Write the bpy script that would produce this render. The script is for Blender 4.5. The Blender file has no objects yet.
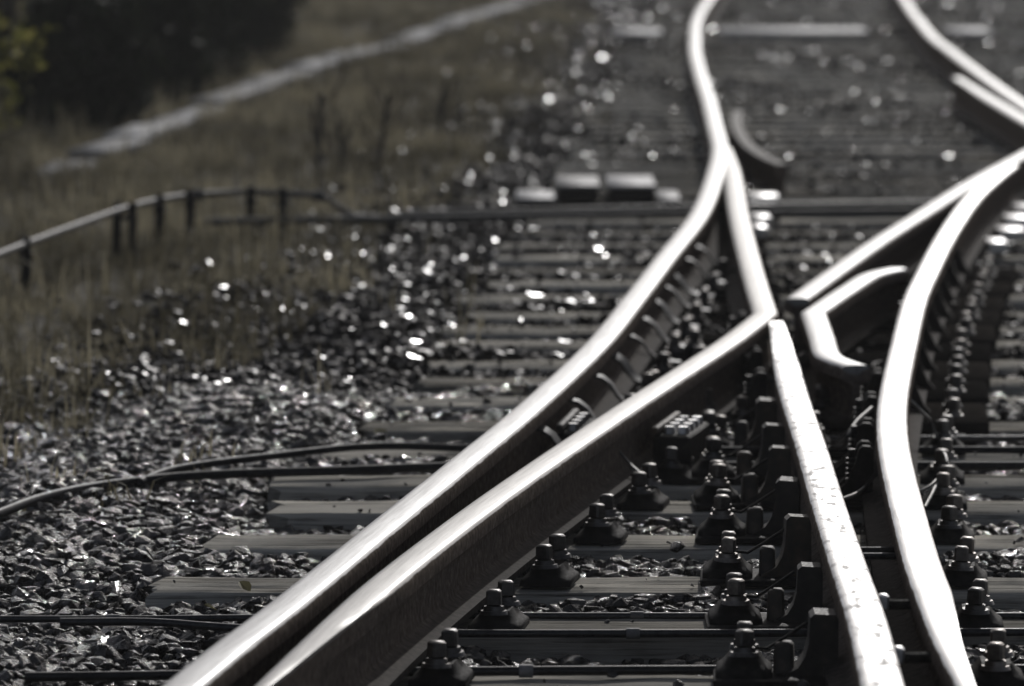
import bpy, bmesh, math, random
import numpy as np
from mathutils import Vector, Matrix

random.seed(7)
rng = np.random.default_rng(11)
C = bpy.context.scene
R = math.radians

# ------------------------------------------------------------------ camera, sky, sun, exposure
F_PX, HOR, CAM_H = 5510.0, -178.0, 1.28          # focal length in pixels, horizon row, lens height over the rail heads
PITCH = math.atan((343 - HOR) / F_PX)
cam_d = bpy.data.cameras.new('camera')
cam = bpy.data.objects.new('camera', cam_d)
C.collection.objects.link(cam)
cam.location = (0, 0, CAM_H)
cam.rotation_euler = (math.pi / 2 - PITCH, 0, 0)
cam_d.sensor_width = 36
cam_d.lens = 36 * F_PX / 1024
cam_d.clip_start, cam_d.clip_end = 0.1, 8000
cam_d.dof.use_dof = True
cam_d.dof.focus_distance = 10.25
cam_d.dof.aperture_fstop = 5.5
C.camera = cam

SUN_EL, SUN_AZ = R(29), R(10)                     # the sun stands ahead of the lens, a little to its right
w = bpy.data.worlds.new('World')
C.world = w
w.use_nodes = True
wn = w.node_tree
sky = wn.nodes.new('ShaderNodeTexSky')
sky.sky_type = 'NISHITA'
sky.sun_disc = False
sky.sun_elevation = SUN_EL
sky.sun_rotation = SUN_AZ
sky.air_density, sky.dust_density, sky.ozone_density = 0.5, 1.3, 0.0
hsv = wn.nodes.new('ShaderNodeHueSaturation')           # sky colour desaturated to take the blue out of shaded faces
hsv.inputs['Saturation'].default_value = 0.55
wn.links.new(sky.outputs[0], hsv.inputs['Color'])
wn.links.new(hsv.outputs[0], wn.nodes['Background'].inputs[0])
wn.nodes['Background'].inputs[1].default_value = 0.13
sun_d = bpy.data.lights.new('sun', 'SUN')
sun_d.energy = 3.4
sun_d.angle = R(0.5)
sun_d.color = (1.0, 0.98, 0.96)
sun = bpy.data.objects.new('sun', sun_d)
C.collection.objects.link(sun)
sdir = Vector((math.sin(SUN_AZ) * math.cos(SUN_EL), math.cos(SUN_AZ) * math.cos(SUN_EL), math.sin(SUN_EL)))
sun.rotation_euler = sdir.to_track_quat('Z', 'Y').to_euler()
sun.location = sdir * 60

C.view_settings.view_transform = 'Standard'
C.view_settings.look = 'None'
C.view_settings.gamma = 1
C.view_settings.exposure = -1.15
C.render.engine = 'CYCLES'
C.cycles.use_denoising = True
C.cycles.max_bounces = 6
C.cycles.sample_clamp_indirect = 6

# ------------------------------------------------------------------ helpers
def at(px, py, z=0.0):
    """the point of the level plane z that the photograph shows at a pixel"""
    dx, dy, dz = px - 512, F_PX, -(py - 343)
    c, s = math.cos(-PITCH), math.sin(-PITCH)
    y, zz = dy * c - dz * s, dy * s + dz * c
    t = (z - CAM_H) / zz
    return Vector((dx * t, y * t, z))

def link(o, parent=None):
    C.collection.objects.link(o)
    if parent is not None:
        o.parent = parent
    return o

def mesh_of(name, verts, faces, mat=None, smooth=None):
    me = bpy.data.meshes.new(name)
    me.from_pydata([tuple(v) for v in verts], [], faces)
    me.update()
    if mat:
        me.materials.append(mat)
    if smooth is not None:
        me.polygons.foreach_set('use_smooth', [True] * len(me.polygons))
        me.set_sharp_from_angle(angle=R(smooth))
    return me

def obj(name, me, parent=None, loc=None, rz=0):
    o = bpy.data.objects.new(name, me)
    if loc is not None:
        o.location = loc
    o.rotation_euler = (0, 0, rz)
    return link(o, parent)

def thing(name, loc=(0, 0, 0), rz=0):
    o = bpy.data.objects.new(name, None)
    o.empty_display_size = 0.05
    o.location = loc
    o.rotation_euler = (0, 0, rz)
    return link(o)

def tag(o, label=None, cat=None, group=None, kind=None):
    for k, v in (('label', label), ('category', cat), ('group', group), ('kind', kind)):
        if v:
            o[k] = v
    return o

def copy_tree(o, parent=None):
    c = o.copy()
    C.collection.objects.link(c)
    if parent is not None:
        c.parent = parent
    for ch in list(o.children):
        copy_tree(ch, c)
    return c

class MB:
    """collects shapes into one mesh"""
    def __init__(self):
        self.v, self.f = [], []
    def add(self, verts, faces):
        n = len(self.v)
        self.v += [tuple(p) for p in verts]
        self.f += [tuple(i + n for i in f) for f in faces]
        return self
    def box(self, c, s, rz=0, taper=1.0, bev=0.0):
        x, y, z = s[0] / 2, s[1] / 2, s[2] / 2
        m = Matrix.Rotation(rz, 3, 'Z')
        b = min(bev, x * .9, y * .9, z * .9)
        rings = []
        if b > 0:
            prof = [(-z, -b), (-z + b, 0), (z - b, 0), (z, -b)]
        else:
            prof = [(-z, 0), (z, 0)]
        for zz, ins in prof:
            t = 1 + (taper - 1) * (zz + z) / (2 * z)
            xx, yy = (x + ins) * t, (y + ins) * t
            k = b if b > 0 else 0
            if k > 0:
                ring = [(-xx, -yy + k), (-xx + k, -yy), (xx - k, -yy), (xx, -yy + k), (xx, yy - k), (xx - k, yy), (-xx + k, yy), (-xx, yy - k)]
            else:
                ring = [(-xx, -yy), (xx, -yy), (xx, yy), (-xx, yy)]
            rings.append([m @ Vector((p[0], p[1], zz)) + Vector(c) for p in ring])
        return self.loft(rings)
    def loft(self, rings, close=True):
        n = len(rings[0])
        verts = [p for r in rings for p in r]
        faces = []
        for i in range(len(rings) - 1):
            for k in range(n):
                a, b = i * n + k, i * n + (k + 1) % n
                faces.append((a, b, b + n, a + n))
        if close:
            faces.append(tuple(reversed(range(n))))
            faces.append(tuple(range((len(rings) - 1) * n, len(rings) * n)))
        return self.add(verts, faces)
    def cyl(self, c, r, h, n=10, r2=None, rot=0):
        r2 = r if r2 is None else r2
        rg = lambda z, q: [Vector((c[0] + q * math.cos(rot + 2 * math.pi * k / n), c[1] + q * math.sin(rot + 2 * math.pi * k / n), c[2] + z)) for k in range(n)]
        return self.loft([rg(0, r), rg(h, r2)])
    def tube(self, pts, r, n=8):
        pts = [Vector(p) for p in pts]
        rings = []
        for i, p in enumerate(pts):
            t = (pts[min(i + 1, len(pts) - 1)] - pts[max(i - 1, 0)]).normalized()
            up = Vector((0, 0, 1)) if abs(t.z) < .95 else Vector((0, 1, 0))
            a = t.cross(up).normalized()
            b = a.cross(t)
            rr = r[i] if isinstance(r, (list, tuple)) else r
            rings.append([p + (a * math.cos(2 * math.pi * k / n) + b * math.sin(2 * math.pi * k / n)) * rr for k in range(n)])
        return self.loft(rings)
    def ribbon(self, pts, wide, thick, side):
        s = Vector(side).normalized() * wide / 2
        pts = [Vector(p) for p in pts]
        rings = []
        for i, p in enumerate(pts):
            t = (pts[min(i + 1, len(pts) - 1)] - pts[max(i - 1, 0)]).normalized()
            n = t.cross(s).normalized() * thick / 2
            rings.append([p - s - n, p + s - n, p + s + n, p - s + n])
        return self.loft(rings)
    def prism(self, poly, y0, y1):
        """a polygon in x-z drawn out along y"""
        return self.loft([[Vector((p[0], y0, p[1])) for p in poly], [Vector((p[0], y1, p[1])) for p in poly]])
    def mesh(self, name, mat, smooth=40):
        me = mesh_of(name, self.v, self.f, mat)
        bm = bmesh.new()
        bm.from_mesh(me)
        bmesh.ops.recalc_face_normals(bm, faces=bm.faces)
        bm.to_mesh(me)
        bm.free()
        if smooth:
            me.polygons.foreach_set('use_smooth', [True] * len(me.polygons))
            me.set_sharp_from_angle(angle=R(smooth))
        return me
    def build(self, name, mat, parent=None, loc=None, rz=0, smooth=40):
        return obj(name, self.mesh(name, mat, smooth), parent, loc, rz)

def spline(pts, step=0.08):
    """smooth curve through points, resampled"""
    p = [Vector(q) for q in pts]
    p = [p[0] * 2 - p[1]] + p + [p[-1] * 2 - p[-2]]
    out = []
    for i in range(1, len(p) - 2):
        L = (p[i + 1] - p[i]).length
        n = max(2, int(L / step))
        # centripetal form
        t0 = 0.0
        ts = [0.0]
        for k in range(3):
            ts.append(ts[-1] + max((p[i + k] - p[i + k - 1]).length, 1e-4) ** .5)
        for j in range(n):
            t = ts[1] + (ts[2] - ts[1]) * j / n
            A1 = p[i-1] * ((ts[1]-t)/(ts[1]-ts[0])) + p[i] * ((t-ts[0])/(ts[1]-ts[0]))
            A2 = p[i] * ((ts[2]-t)/(ts[2]-ts[1])) + p[i+1] * ((t-ts[1])/(ts[2]-ts[1]))
            A3 = p[i+1] * ((ts[3]-t)/(ts[3]-ts[2])) + p[i+2] * ((t-ts[2])/(ts[3]-ts[2]))
            B1 = A1 * ((ts[2]-t)/(ts[2]-ts[0])) + A2 * ((t-ts[0])/(ts[2]-ts[0]))
            B2 = A2 * ((ts[3]-t)/(ts[3]-ts[1])) + A3 * ((t-ts[1])/(ts[3]-ts[1]))
            out.append(B1 * ((ts[2]-t)/(ts[2]-ts[1])) + B2 * ((t-ts[1])/(ts[2]-ts[1])))
    out.append(p[-2])
    return out

# ------------------------------------------------------------------ materials
def new_mat(name):
    m = bpy.data.materials.new(name)
    m.use_nodes = True
    nt = m.node_tree
    return m, nt, nt.nodes['Principled BSDF']

def N(nt, typ, **kw):
    n = nt.nodes.new(typ)
    for k, v in kw.items():
        if k.startswith('i_'):
            key = k[2:]
            n.inputs[int(key) if key.isdigit() else key.replace('_', ' ')].default_value = v
        else:
            setattr(n, k, v)
    return n

def ramp(nt, src, stops):
    r = nt.nodes.new('ShaderNodeValToRGB')
    el = r.color_ramp.elements
    while len(el) < len(stops):
        el.new(0.5)
    for e, (p, c) in zip(el, stops):
        e.position = p
        e.color = (c, c, c, 1) if isinstance(c, (int, float)) else (*c, 1)
    nt.links.new(src, r.inputs[0])
    return r

def noise(nt, vec, scale, detail=4, rough=.6):
    n = N(nt, 'ShaderNodeTexNoise')
    n.inputs['Scale'].default_value = scale
    n.inputs['Detail'].default_value = detail
    n.inputs['Roughness'].default_value = rough
    if vec is not None:
        nt.links.new(vec, n.inputs['Vector'])
    return n

def mapping(nt, src, scale):
    m = N(nt, 'ShaderNodeMapping')
    m.inputs['Scale'].default_value = scale
    nt.links.new(src, m.inputs['Vector'])
    return m.outputs[0]

def bump(nt, h, strength, dist, bsdf):
    b = N(nt, 'ShaderNodeBump')
    b.inputs['Strength'].default_value = strength
    b.inputs['Distance'].default_value = dist
    nt.links.new(h, b.inputs['Height'])
    nt.links.new(b.outputs[0], bsdf.inputs['Normal'])

def rough_mat(name, stops, scale, rgh=(.4, .7), metallic=0.0, bstr=.4, bdist=.002, stretch=(1, 1, 1), spec=.5, bscale=None):
    m, nt, b = new_mat(name)
    tc = N(nt, 'ShaderNodeTexCoord')
    v = mapping(nt, tc.outputs['Object'], stretch)
    n1 = noise(nt, v, scale, 6, .65)
    cr = ramp(nt, n1.outputs['Fac'], stops)
    oi = N(nt, 'ShaderNodeObjectInfo')
    mr = N(nt, 'ShaderNodeMapRange')
    nt.links.new(oi.outputs['Random'], mr.inputs[0])
    mr.inputs[3].default_value, mr.inputs[4].default_value = .6, 1.5
    hs = N(nt, 'ShaderNodeHueSaturation')
    nt.links.new(mr.outputs[0], hs.inputs['Value'])
    nt.links.new(mr.outputs[0], hs.inputs['Saturation'])
    nt.links.new(cr.outputs[0], hs.inputs['Color'])
    nt.links.new(hs.outputs[0], b.inputs['Base Color'])
    n2 = noise(nt, v, (bscale or scale * 4), 4, .6)
    rr = ramp(nt, n2.outputs['Fac'], [(.3, rgh[0]), (.7, rgh[1])])
    nt.links.new(rr.outputs[0], b.inputs['Roughness'])
    b.inputs['Metallic'].default_value = metallic
    b.inputs['Specular IOR Level'].default_value = spec
    bump(nt, n2.outputs['Fac'], bstr, bdist, b)
    return m

def rail_mat(name, top_rough, top_col, patch=0.0, scratch=.35):
    """worn bright running surface on a rusty rail; the bright band is where wheels have run"""
    m, nt, b = new_mat(name)
    L = nt.links
    at_ = N(nt, 'ShaderNodeAttribute', attribute_name='worn')
    uv = N(nt, 'ShaderNodeUVMap', uv_map='run')
    tc = N(nt, 'ShaderNodeTexCoord')
    edge = noise(nt, mapping(nt, uv.outputs[0], (60, 9, 1)), 1.0, 5, .6)
    add = N(nt, 'ShaderNodeMath', operation='MULTIPLY_ADD')
    L.new(edge.outputs['Fac'], add.inputs[0])
    add.inputs[1].default_value = .7
    L.new(at_.outputs['Fac'], add.inputs[2])
    mask = ramp(nt, add.outputs[0], [(.78, 0), (.98, 1)])
    fac = mask.outputs[0]
    # dull patches where the film of rust has stayed on the head
    if patch > 0:
        pn = noise(nt, mapping(nt, uv.outputs[0], (38, 13, 1)), 1.0, 5, .62)
        pr = ramp(nt, pn.outputs['Fac'], [(.57 - .10 * patch, 0), (.68 - .10 * patch, 1)])
    scr = noise(nt, mapping(nt, uv.outputs[0], (900, 3, 1)), 1.0, 3, .6)
    mot = noise(nt, mapping(nt, uv.outputs[0], (150, 4, 1)), 1.0, 6, .7)
    rust = noise(nt, tc.outputs['Object'], 60, 6, .7)
    rc = ramp(nt, rust.outputs['Fac'], [(.3, (.07, .058, .049)), (.55, (.18, .148, .122)), (.75, (.32, .265, .22))])
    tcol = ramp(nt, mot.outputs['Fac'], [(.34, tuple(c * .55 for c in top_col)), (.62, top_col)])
    if patch > 0:
        inv = N(nt, 'ShaderNodeMath', operation='MULTIPLY_ADD')
        L.new(pr.outputs[0], inv.inputs[0])
        inv.inputs[1].default_value = -.38
        inv.inputs[2].default_value = 1.0
        mu = N(nt, 'ShaderNodeMath', operation='MULTIPLY')
        L.new(fac, mu.inputs[0]); L.new(inv.outputs[0], mu.inputs[1])
        fac = mu.outputs[0]
    mix = N(nt, 'ShaderNodeMix', data_type='RGBA')
    L.new(fac, mix.inputs[0])
    L.new(rc.outputs[0], mix.inputs[6])
    L.new(tcol.outputs[0], mix.inputs[7])
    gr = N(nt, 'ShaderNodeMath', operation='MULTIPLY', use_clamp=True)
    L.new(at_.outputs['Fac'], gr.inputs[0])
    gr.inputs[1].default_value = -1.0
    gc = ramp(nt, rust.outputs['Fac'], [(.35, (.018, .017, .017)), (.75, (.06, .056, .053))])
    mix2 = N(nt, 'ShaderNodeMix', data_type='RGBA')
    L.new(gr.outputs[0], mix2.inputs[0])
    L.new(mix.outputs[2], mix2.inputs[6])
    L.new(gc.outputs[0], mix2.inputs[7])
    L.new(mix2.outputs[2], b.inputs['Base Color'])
    mm = N(nt, 'ShaderNodeMath', operation='MULTIPLY')
    L.new(fac, mm.inputs[0])
    mm.inputs[1].default_value = .95
    L.new(mm.outputs[0], b.inputs['Metallic'])
    # roughness: scratches on the bright band, plain rust elsewhere
    tr = ramp(nt, scr.outputs['Fac'], [(.3, top_rough - .07), (.7, top_rough + .10)])
    src = tr.outputs[0]
    if patch > 0:
        pm = N(nt, 'ShaderNodeMix', data_type='FLOAT')
        L.new(pr.outputs[0], pm.inputs[0])
        L.new(src, pm.inputs[2])
        pm.inputs[3].default_value = .78
        src = pm.outputs[0]
    rm = N(nt, 'ShaderNodeMix', data_type='FLOAT')
    L.new(fac, rm.inputs[0])
    rm.inputs[2].default_value = .62
    L.new(src, rm.inputs[3])
    L.new(rm.outputs[0], b.inputs['Roughness'])
    sp_ = N(nt, 'ShaderNodeMath', operation='MULTIPLY_ADD')
    L.new(fac, sp_.inputs[0])
    sp_.inputs[1].default_value = .42
    sp_.inputs[2].default_value = .0
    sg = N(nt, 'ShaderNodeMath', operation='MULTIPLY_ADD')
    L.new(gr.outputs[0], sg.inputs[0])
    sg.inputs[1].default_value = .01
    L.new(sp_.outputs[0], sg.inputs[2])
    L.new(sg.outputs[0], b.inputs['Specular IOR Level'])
    sm = N(nt, 'ShaderNodeMix', data_type='FLOAT')
    L.new(fac, sm.inputs[0])
    L.new(rust.outputs['Fac'], sm.inputs[2])
    sc2 = N(nt, 'ShaderNodeMath', operation='MULTIPLY')
    L.new(scr.outputs['Fac'], sc2.inputs[0])
    sc2.inputs[1].default_value = scratch
    L.new(sc2.outputs[0], sm.inputs[3])
    bump(nt, sm.outputs[0], .35, .0012, b)
    return m

M = {}
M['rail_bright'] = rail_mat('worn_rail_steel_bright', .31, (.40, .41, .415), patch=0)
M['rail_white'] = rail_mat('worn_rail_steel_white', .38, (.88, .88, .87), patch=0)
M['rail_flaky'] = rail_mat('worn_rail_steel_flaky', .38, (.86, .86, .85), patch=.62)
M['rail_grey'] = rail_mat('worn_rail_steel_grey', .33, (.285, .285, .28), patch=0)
M['rail_far_dimmed'] = rail_mat('worn_rail_steel_far_dimmed', .30, (.30, .308, .312), patch=0)  # weaker reflection of the far rails put into a darker metal colour
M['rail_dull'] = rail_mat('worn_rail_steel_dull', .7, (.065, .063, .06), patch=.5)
M['iron'] = rough_mat('oily_black_iron', [(.35, (.014, .013, .0125)), (.6, (.032, .03, .028)), (.8, (.065, .056, .048))], 45, (.45, .8), 0, .5, .002, spec=.05)
M['bolt'] = rough_mat('worn_bolt_iron', [(.3, (.05, .046, .042)), (.55, (.14, .13, .12)), (.8, (.26, .24, .22))], 60, (.32, .55), .7, .4, .001)
M['dusty_iron'] = rough_mat('dusty_brown_iron', [(.3, (.02, .018, .016)), (.55, (.05, .042, .034)), (.8, (.12, .10, .08))], 38, (.5, .8), .1, .5, .002)
M['plate'] = rough_mat('polished_slide_plate', [(.3, (.4, .4, .4)), (.7, (.7, .7, .7))], 30, (.3, .5), .9, .3, .001)
M['grease'] = rough_mat('black_grease_on_plate', [(.3, (.010, .0095, .009)), (.7, (.03, .028, .026))], 30, (.6, .9), 0, .6, .003, spec=0)
M['rod'] = rough_mat('dark_steel_rod', [(.3, (.015, .016, .018)), (.7, (.05, .05, .052))], 60, (.25, .42), .5, .3, .001)
M['pipe'] = rough_mat('grey_galvanised_pipe', [(.3, (.03, .03, .03)), (.7, (.085, .085, .083))], 30, (.45, .65), .3, .2, .001, spec=.3)
M['wire'] = rough_mat('grey_bond_wire', [(.3, (.10, .10, .095)), (.7, (.24, .235, .22))], 80, (.4, .6), .4, .3, .001)
M['rubber'] = rough_mat('black_cable_sheath', [(.3, (.010, .010, .011)), (.7, (.025, .025, .026))], 50, (.45, .6), 0, .2, .001, spec=.12)
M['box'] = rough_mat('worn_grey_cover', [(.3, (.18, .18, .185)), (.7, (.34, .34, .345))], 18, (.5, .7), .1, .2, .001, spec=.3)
M['concrete'] = rough_mat('weathered_concrete', [(.3, (.13, .13, .13)), (.5, (.30, .30, .30)), (.65, (.48, .48, .485))], 2.2, (.7, .9), 0, .5, .004)
M['stalk'] = rough_mat('dead_stalk', [(.3, (.03, .024, .018)), (.7, (.09, .07, .05))], 30, (.6, .8), 0, .3, .001)
M['tape'] = rough_mat('grey_clip', [(.3, (.10, .10, .10)), (.7, (.20, .20, .20))], 60, (.5, .7), 0, .2, .001)

def wood_mat(name, lo, hi, rgh=(.6, .9), tint=(1, .955, .85), spec=0.0):
    m, nt, b = new_mat(name)
    L = nt.links
    tc = N(nt, 'ShaderNodeTexCoord')
    oi = N(nt, 'ShaderNodeObjectInfo')
    addv = N(nt, 'ShaderNodeVectorMath', operation='ADD')
    sc = N(nt, 'ShaderNodeVectorMath', operation='SCALE')
    L.new(oi.outputs['Location'], sc.inputs[0])
    sc.inputs['Scale'].default_value = 7.3
    L.new(tc.outputs['Object'], addv.inputs[0])
    L.new(sc.outputs[0], addv.inputs[1])
    grain = noise(nt, mapping(nt, addv.outputs[0], (2.5, 95, 95)), 1.0, 6, .65)
    fine = noise(nt, mapping(nt, addv.outputs[0], (9, 420, 420)), 1.0, 3, .6)
    stain = noise(nt, mapping(nt, addv.outputs[0], (3, 7, 7)), 1.0, 5, .6)
    gm = N(nt, 'ShaderNodeMath', operation='MULTIPLY_ADD')
    L.new(stain.outputs['Fac'], gm.inputs[0])
    gm.inputs[1].default_value = .6
    L.new(grain.outputs['Fac'], gm.inputs[2])
    mid = (lo + hi) / 2
    col = lambda a: tuple(a * t for t in tint)
    cr = ramp(nt, gm.outputs[0], [(.62, col(lo * .35)), (.79, col(mid)), (.98, col(hi))])
    L.new(cr.outputs[0], b.inputs['Base Color'])
    rr = ramp(nt, stain.outputs['Fac'], [(.35, rgh[0]), (.65, rgh[1])])
    L.new(rr.outputs[0], b.inputs['Roughness'])
    b.inputs['Specular IOR Level'].default_value = spec
    ad = N(nt, 'ShaderNodeMath', operation='ADD')
    L.new(grain.outputs['Fac'], ad.inputs[0])
    L.new(fine.outputs['Fac'], ad.inputs[1])
    bump(nt, ad.outputs[0], .9, .004, b)
    return m
M['wood'] = wood_mat('weathered_sleeper_timber', .34, .66)
M['wood_wet'] = wood_mat('wet_sleeper_timber', .25, .48, (.5, .75), (1, .945, .83), .0)

# stones: colour and gloss vary from stone to stone
def stone_mat(name, bstr, r0, r1, sp0, sp1, wet):
    m, nt, b = new_mat(name)
    L = nt.links
    a = N(nt, 'ShaderNodeAttribute', attribute_name='tone')
    tc = N(nt, 'ShaderNodeTexCoord')
    n1 = noise(nt, tc.outputs['Object'], 90, 5, .65)
    ad = N(nt, 'ShaderNodeMath', operation='MULTIPLY_ADD')
    L.new(n1.outputs['Fac'], ad.inputs[0])
    ad.inputs[1].default_value = .5
    L.new(a.outputs['Fac'], ad.inputs[2])
    cr = ramp(nt, ad.outputs[0], [(.2, (.008, .007, .006)), (.6, (.018, .0158, .0133)), (.95, (.042, .036, .030)), (1.0, (.085, .074, .062))])
    L.new(cr.outputs[0], b.inputs['Base Color'])
    n2 = noise(nt, tc.outputs['Object'], 210, 3, .65)
    n3 = noise(nt, tc.outputs['Object'], 17, 4, .7)
    rr = ramp(nt, n3.outputs['Fac'], [(wet, r0), (wet + .08, r1)])
    L.new(rr.outputs[0], b.inputs['Roughness'])
    sr = ramp(nt, n3.outputs['Fac'], [(wet, sp0), (wet + .08, sp1)])
    L.new(sr.outputs[0], b.inputs['Specular IOR Level'])
    if bstr:
        bump(nt, n2.outputs['Fac'], bstr, .005, b)
    return m
M['stone'] = stone_mat('wet_crushed_stone', 1.0, .10, .5, .9, .05, .51)
M['stone_far'] = stone_mat('crushed_stone_glinting', 0, .22, .5, .16, .06, .55)

def leaf_mat(name, c1, c2, trans=.35, c0=None):
    m, nt, b = new_mat(name)
    L = nt.links
    a = N(nt, 'ShaderNodeAttribute', attribute_name='tone')
    cr = ramp(nt, a.outputs['Fac'], [(.0, c1), (1.0, c2)] if c0 is None else [(.0, c0), (.4, c1), (1.0, c2)])
    L.new(cr.outputs[0], b.inputs['Base Color'])
    b.inputs['Roughness'].default_value = .6
    b.inputs['Specular IOR Level'].default_value = .12
    tr = N(nt, 'ShaderNodeBsdfTranslucent')
    L.new(cr.outputs[0], tr.inputs[0])
    mx = N(nt, 'ShaderNodeMixShader')
    mx.inputs[0].default_value = trans
    L.new(b.outputs[0], mx.inputs[1])
    L.new(tr.outputs[0], mx.inputs[2])
    L.new(mx.outputs[0], nt.nodes['Material Output'].inputs[0])
    return m
M['grass'] = leaf_mat('dry_autumn_grass', (.150, .135, .088), (.42, .375, .26), .45, (.092, .080, .053))
M['leaf_yellow'] = leaf_mat('yellowing_leaves', (.11, .12, .03), (.30, .27, .08), .55)
M['leaf_dark'] = leaf_mat('dark_evergreen_leaves', (.012, .016, .010), (.035, .045, .022), .15)
M['fallen'] = leaf_mat('fallen_leaf', (.16, .15, .06), (.30, .27, .16), .3)

def ground_mat():
    m, nt, b = new_mat('earth_and_old_grass')
    L = nt.links
    tc = N(nt, 'ShaderNodeTexCoord')
    n1 = noise(nt, tc.outputs['Object'], 1.6, 6, .65)
    n2 = noise(nt, tc.outputs['Object'], 26, 5, .7)
    ad = N(nt, 'ShaderNodeMath', operation='MULTIPLY_ADD')
    L.new(n2.outputs['Fac'], ad.inputs[0])
    ad.inputs[1].default_value = .6
    L.new(n1.outputs['Fac'], ad.inputs[2])
    cr = ramp(nt, ad.outputs[0], [(.5, (.045, .042, .032)), (.8, (.09, .083, .063)), (1.0, (.14, .128, .098))])
    L.new(cr.outputs[0], b.inputs['Base Color'])
    b.inputs['Roughness'].default_value = .85
    b.inputs['Specular IOR Level'].default_value = .2
    bump(nt, n2.outputs['Fac'], .7, .03, b)
    return m
M['ground'] = ground_mat()
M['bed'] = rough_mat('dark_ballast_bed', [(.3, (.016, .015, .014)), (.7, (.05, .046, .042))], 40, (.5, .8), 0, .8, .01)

# ------------------------------------------------------------------ where things lie
SL_TOP = -0.17                                            # top of the sleepers, rail heads at 0
def interp(x, tab):
    return float(np.interp(x, [t[0] for t in tab], [t[1] for t in tab]))
GRASS_EDGE = [(7, -1.5), (10, -1.42), (13.06, -1.21), (14.3, -.88), (16.3, -.65), (20.3, -.42), (26, -.15), (36.2, .30), (46.4, .64), (60, 1.3), (90, 3.0)]
SLEEPER_END = [(8.4, -.44), (9.12, -.44), (9.75, -.45), (10.35, -.693), (10.97, -.621), (11.53, -.497), (11.98, -.52), (12.54, -.426), (13.1, -.352), (13.66, -.305),
               (14.14, -.252), (14.66, -.22), (16.7, -.12), (20, .05), (24, .25), (32, .58), (40, .95), (60, 2.0)]
FRONTS = [8.5, 9.12, 9.75, 10.35, 10.97, 11.53, 11.98, 12.54, 13.1, 13.66, 14.14, 14.66, 15.2, 15.67, 16.14, 16.68, 17.2, 17.75]
while FRONTS[-1] < 47:
    FRONTS.append(FRONTS[-1] + .56 + random.uniform(-.02, .02))
SL_W = 0.235

# ------------------------------------------------------------------ ground
gm = MB()
S = 4000
gm.add([(-S, -S, -.32), (S, -S, -.32), (S, S, -.32), (-S, S, -.32)], [(0, 1, 2, 3)])
tag(gm.build('ground', M['ground'], smooth=None), kind='structure')

# verge: a gently uneven sheet of soil under the grass, and the ballast bed under the stones
def sheet(name, xs, ys, zf, mat):
    v = [(x, y, zf(x, y)) for y in ys for x in xs(y)]
    n = len(xs(ys[0]))
    f = [(j * n + i, j * n + i + 1, (j + 1) * n + i + 1, (j + 1) * n + i) for j in range(len(ys) - 1) for i in range(n - 1)]
    return obj(name, mesh_of(name, v, f, mat, 80))
def hump(x, y):
    return .018 * math.sin(x * 3.1 + y * .9) + .014 * math.sin(x * 5.7 - y * 1.7 + 1.3) + .008 * math.sin(x * 11 + y * 4.1)
ys = list(np.arange(6.0, 95, .35))
tag(sheet('verge', lambda y: list(np.linspace(-9 - y * .1, interp(y, GRASS_EDGE) + .3, 60)), ys, lambda x, y: -.225 + hump(x, y) * .9, M['ground']), kind='structure')
tag(sheet('ballast_bed', lambda y: list(np.linspace(interp(y, GRASS_EDGE) - .12, 9, 70)), ys, lambda x, y: -.262 + hump(x, y) * .3, M['bed']), kind='structure')

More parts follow.
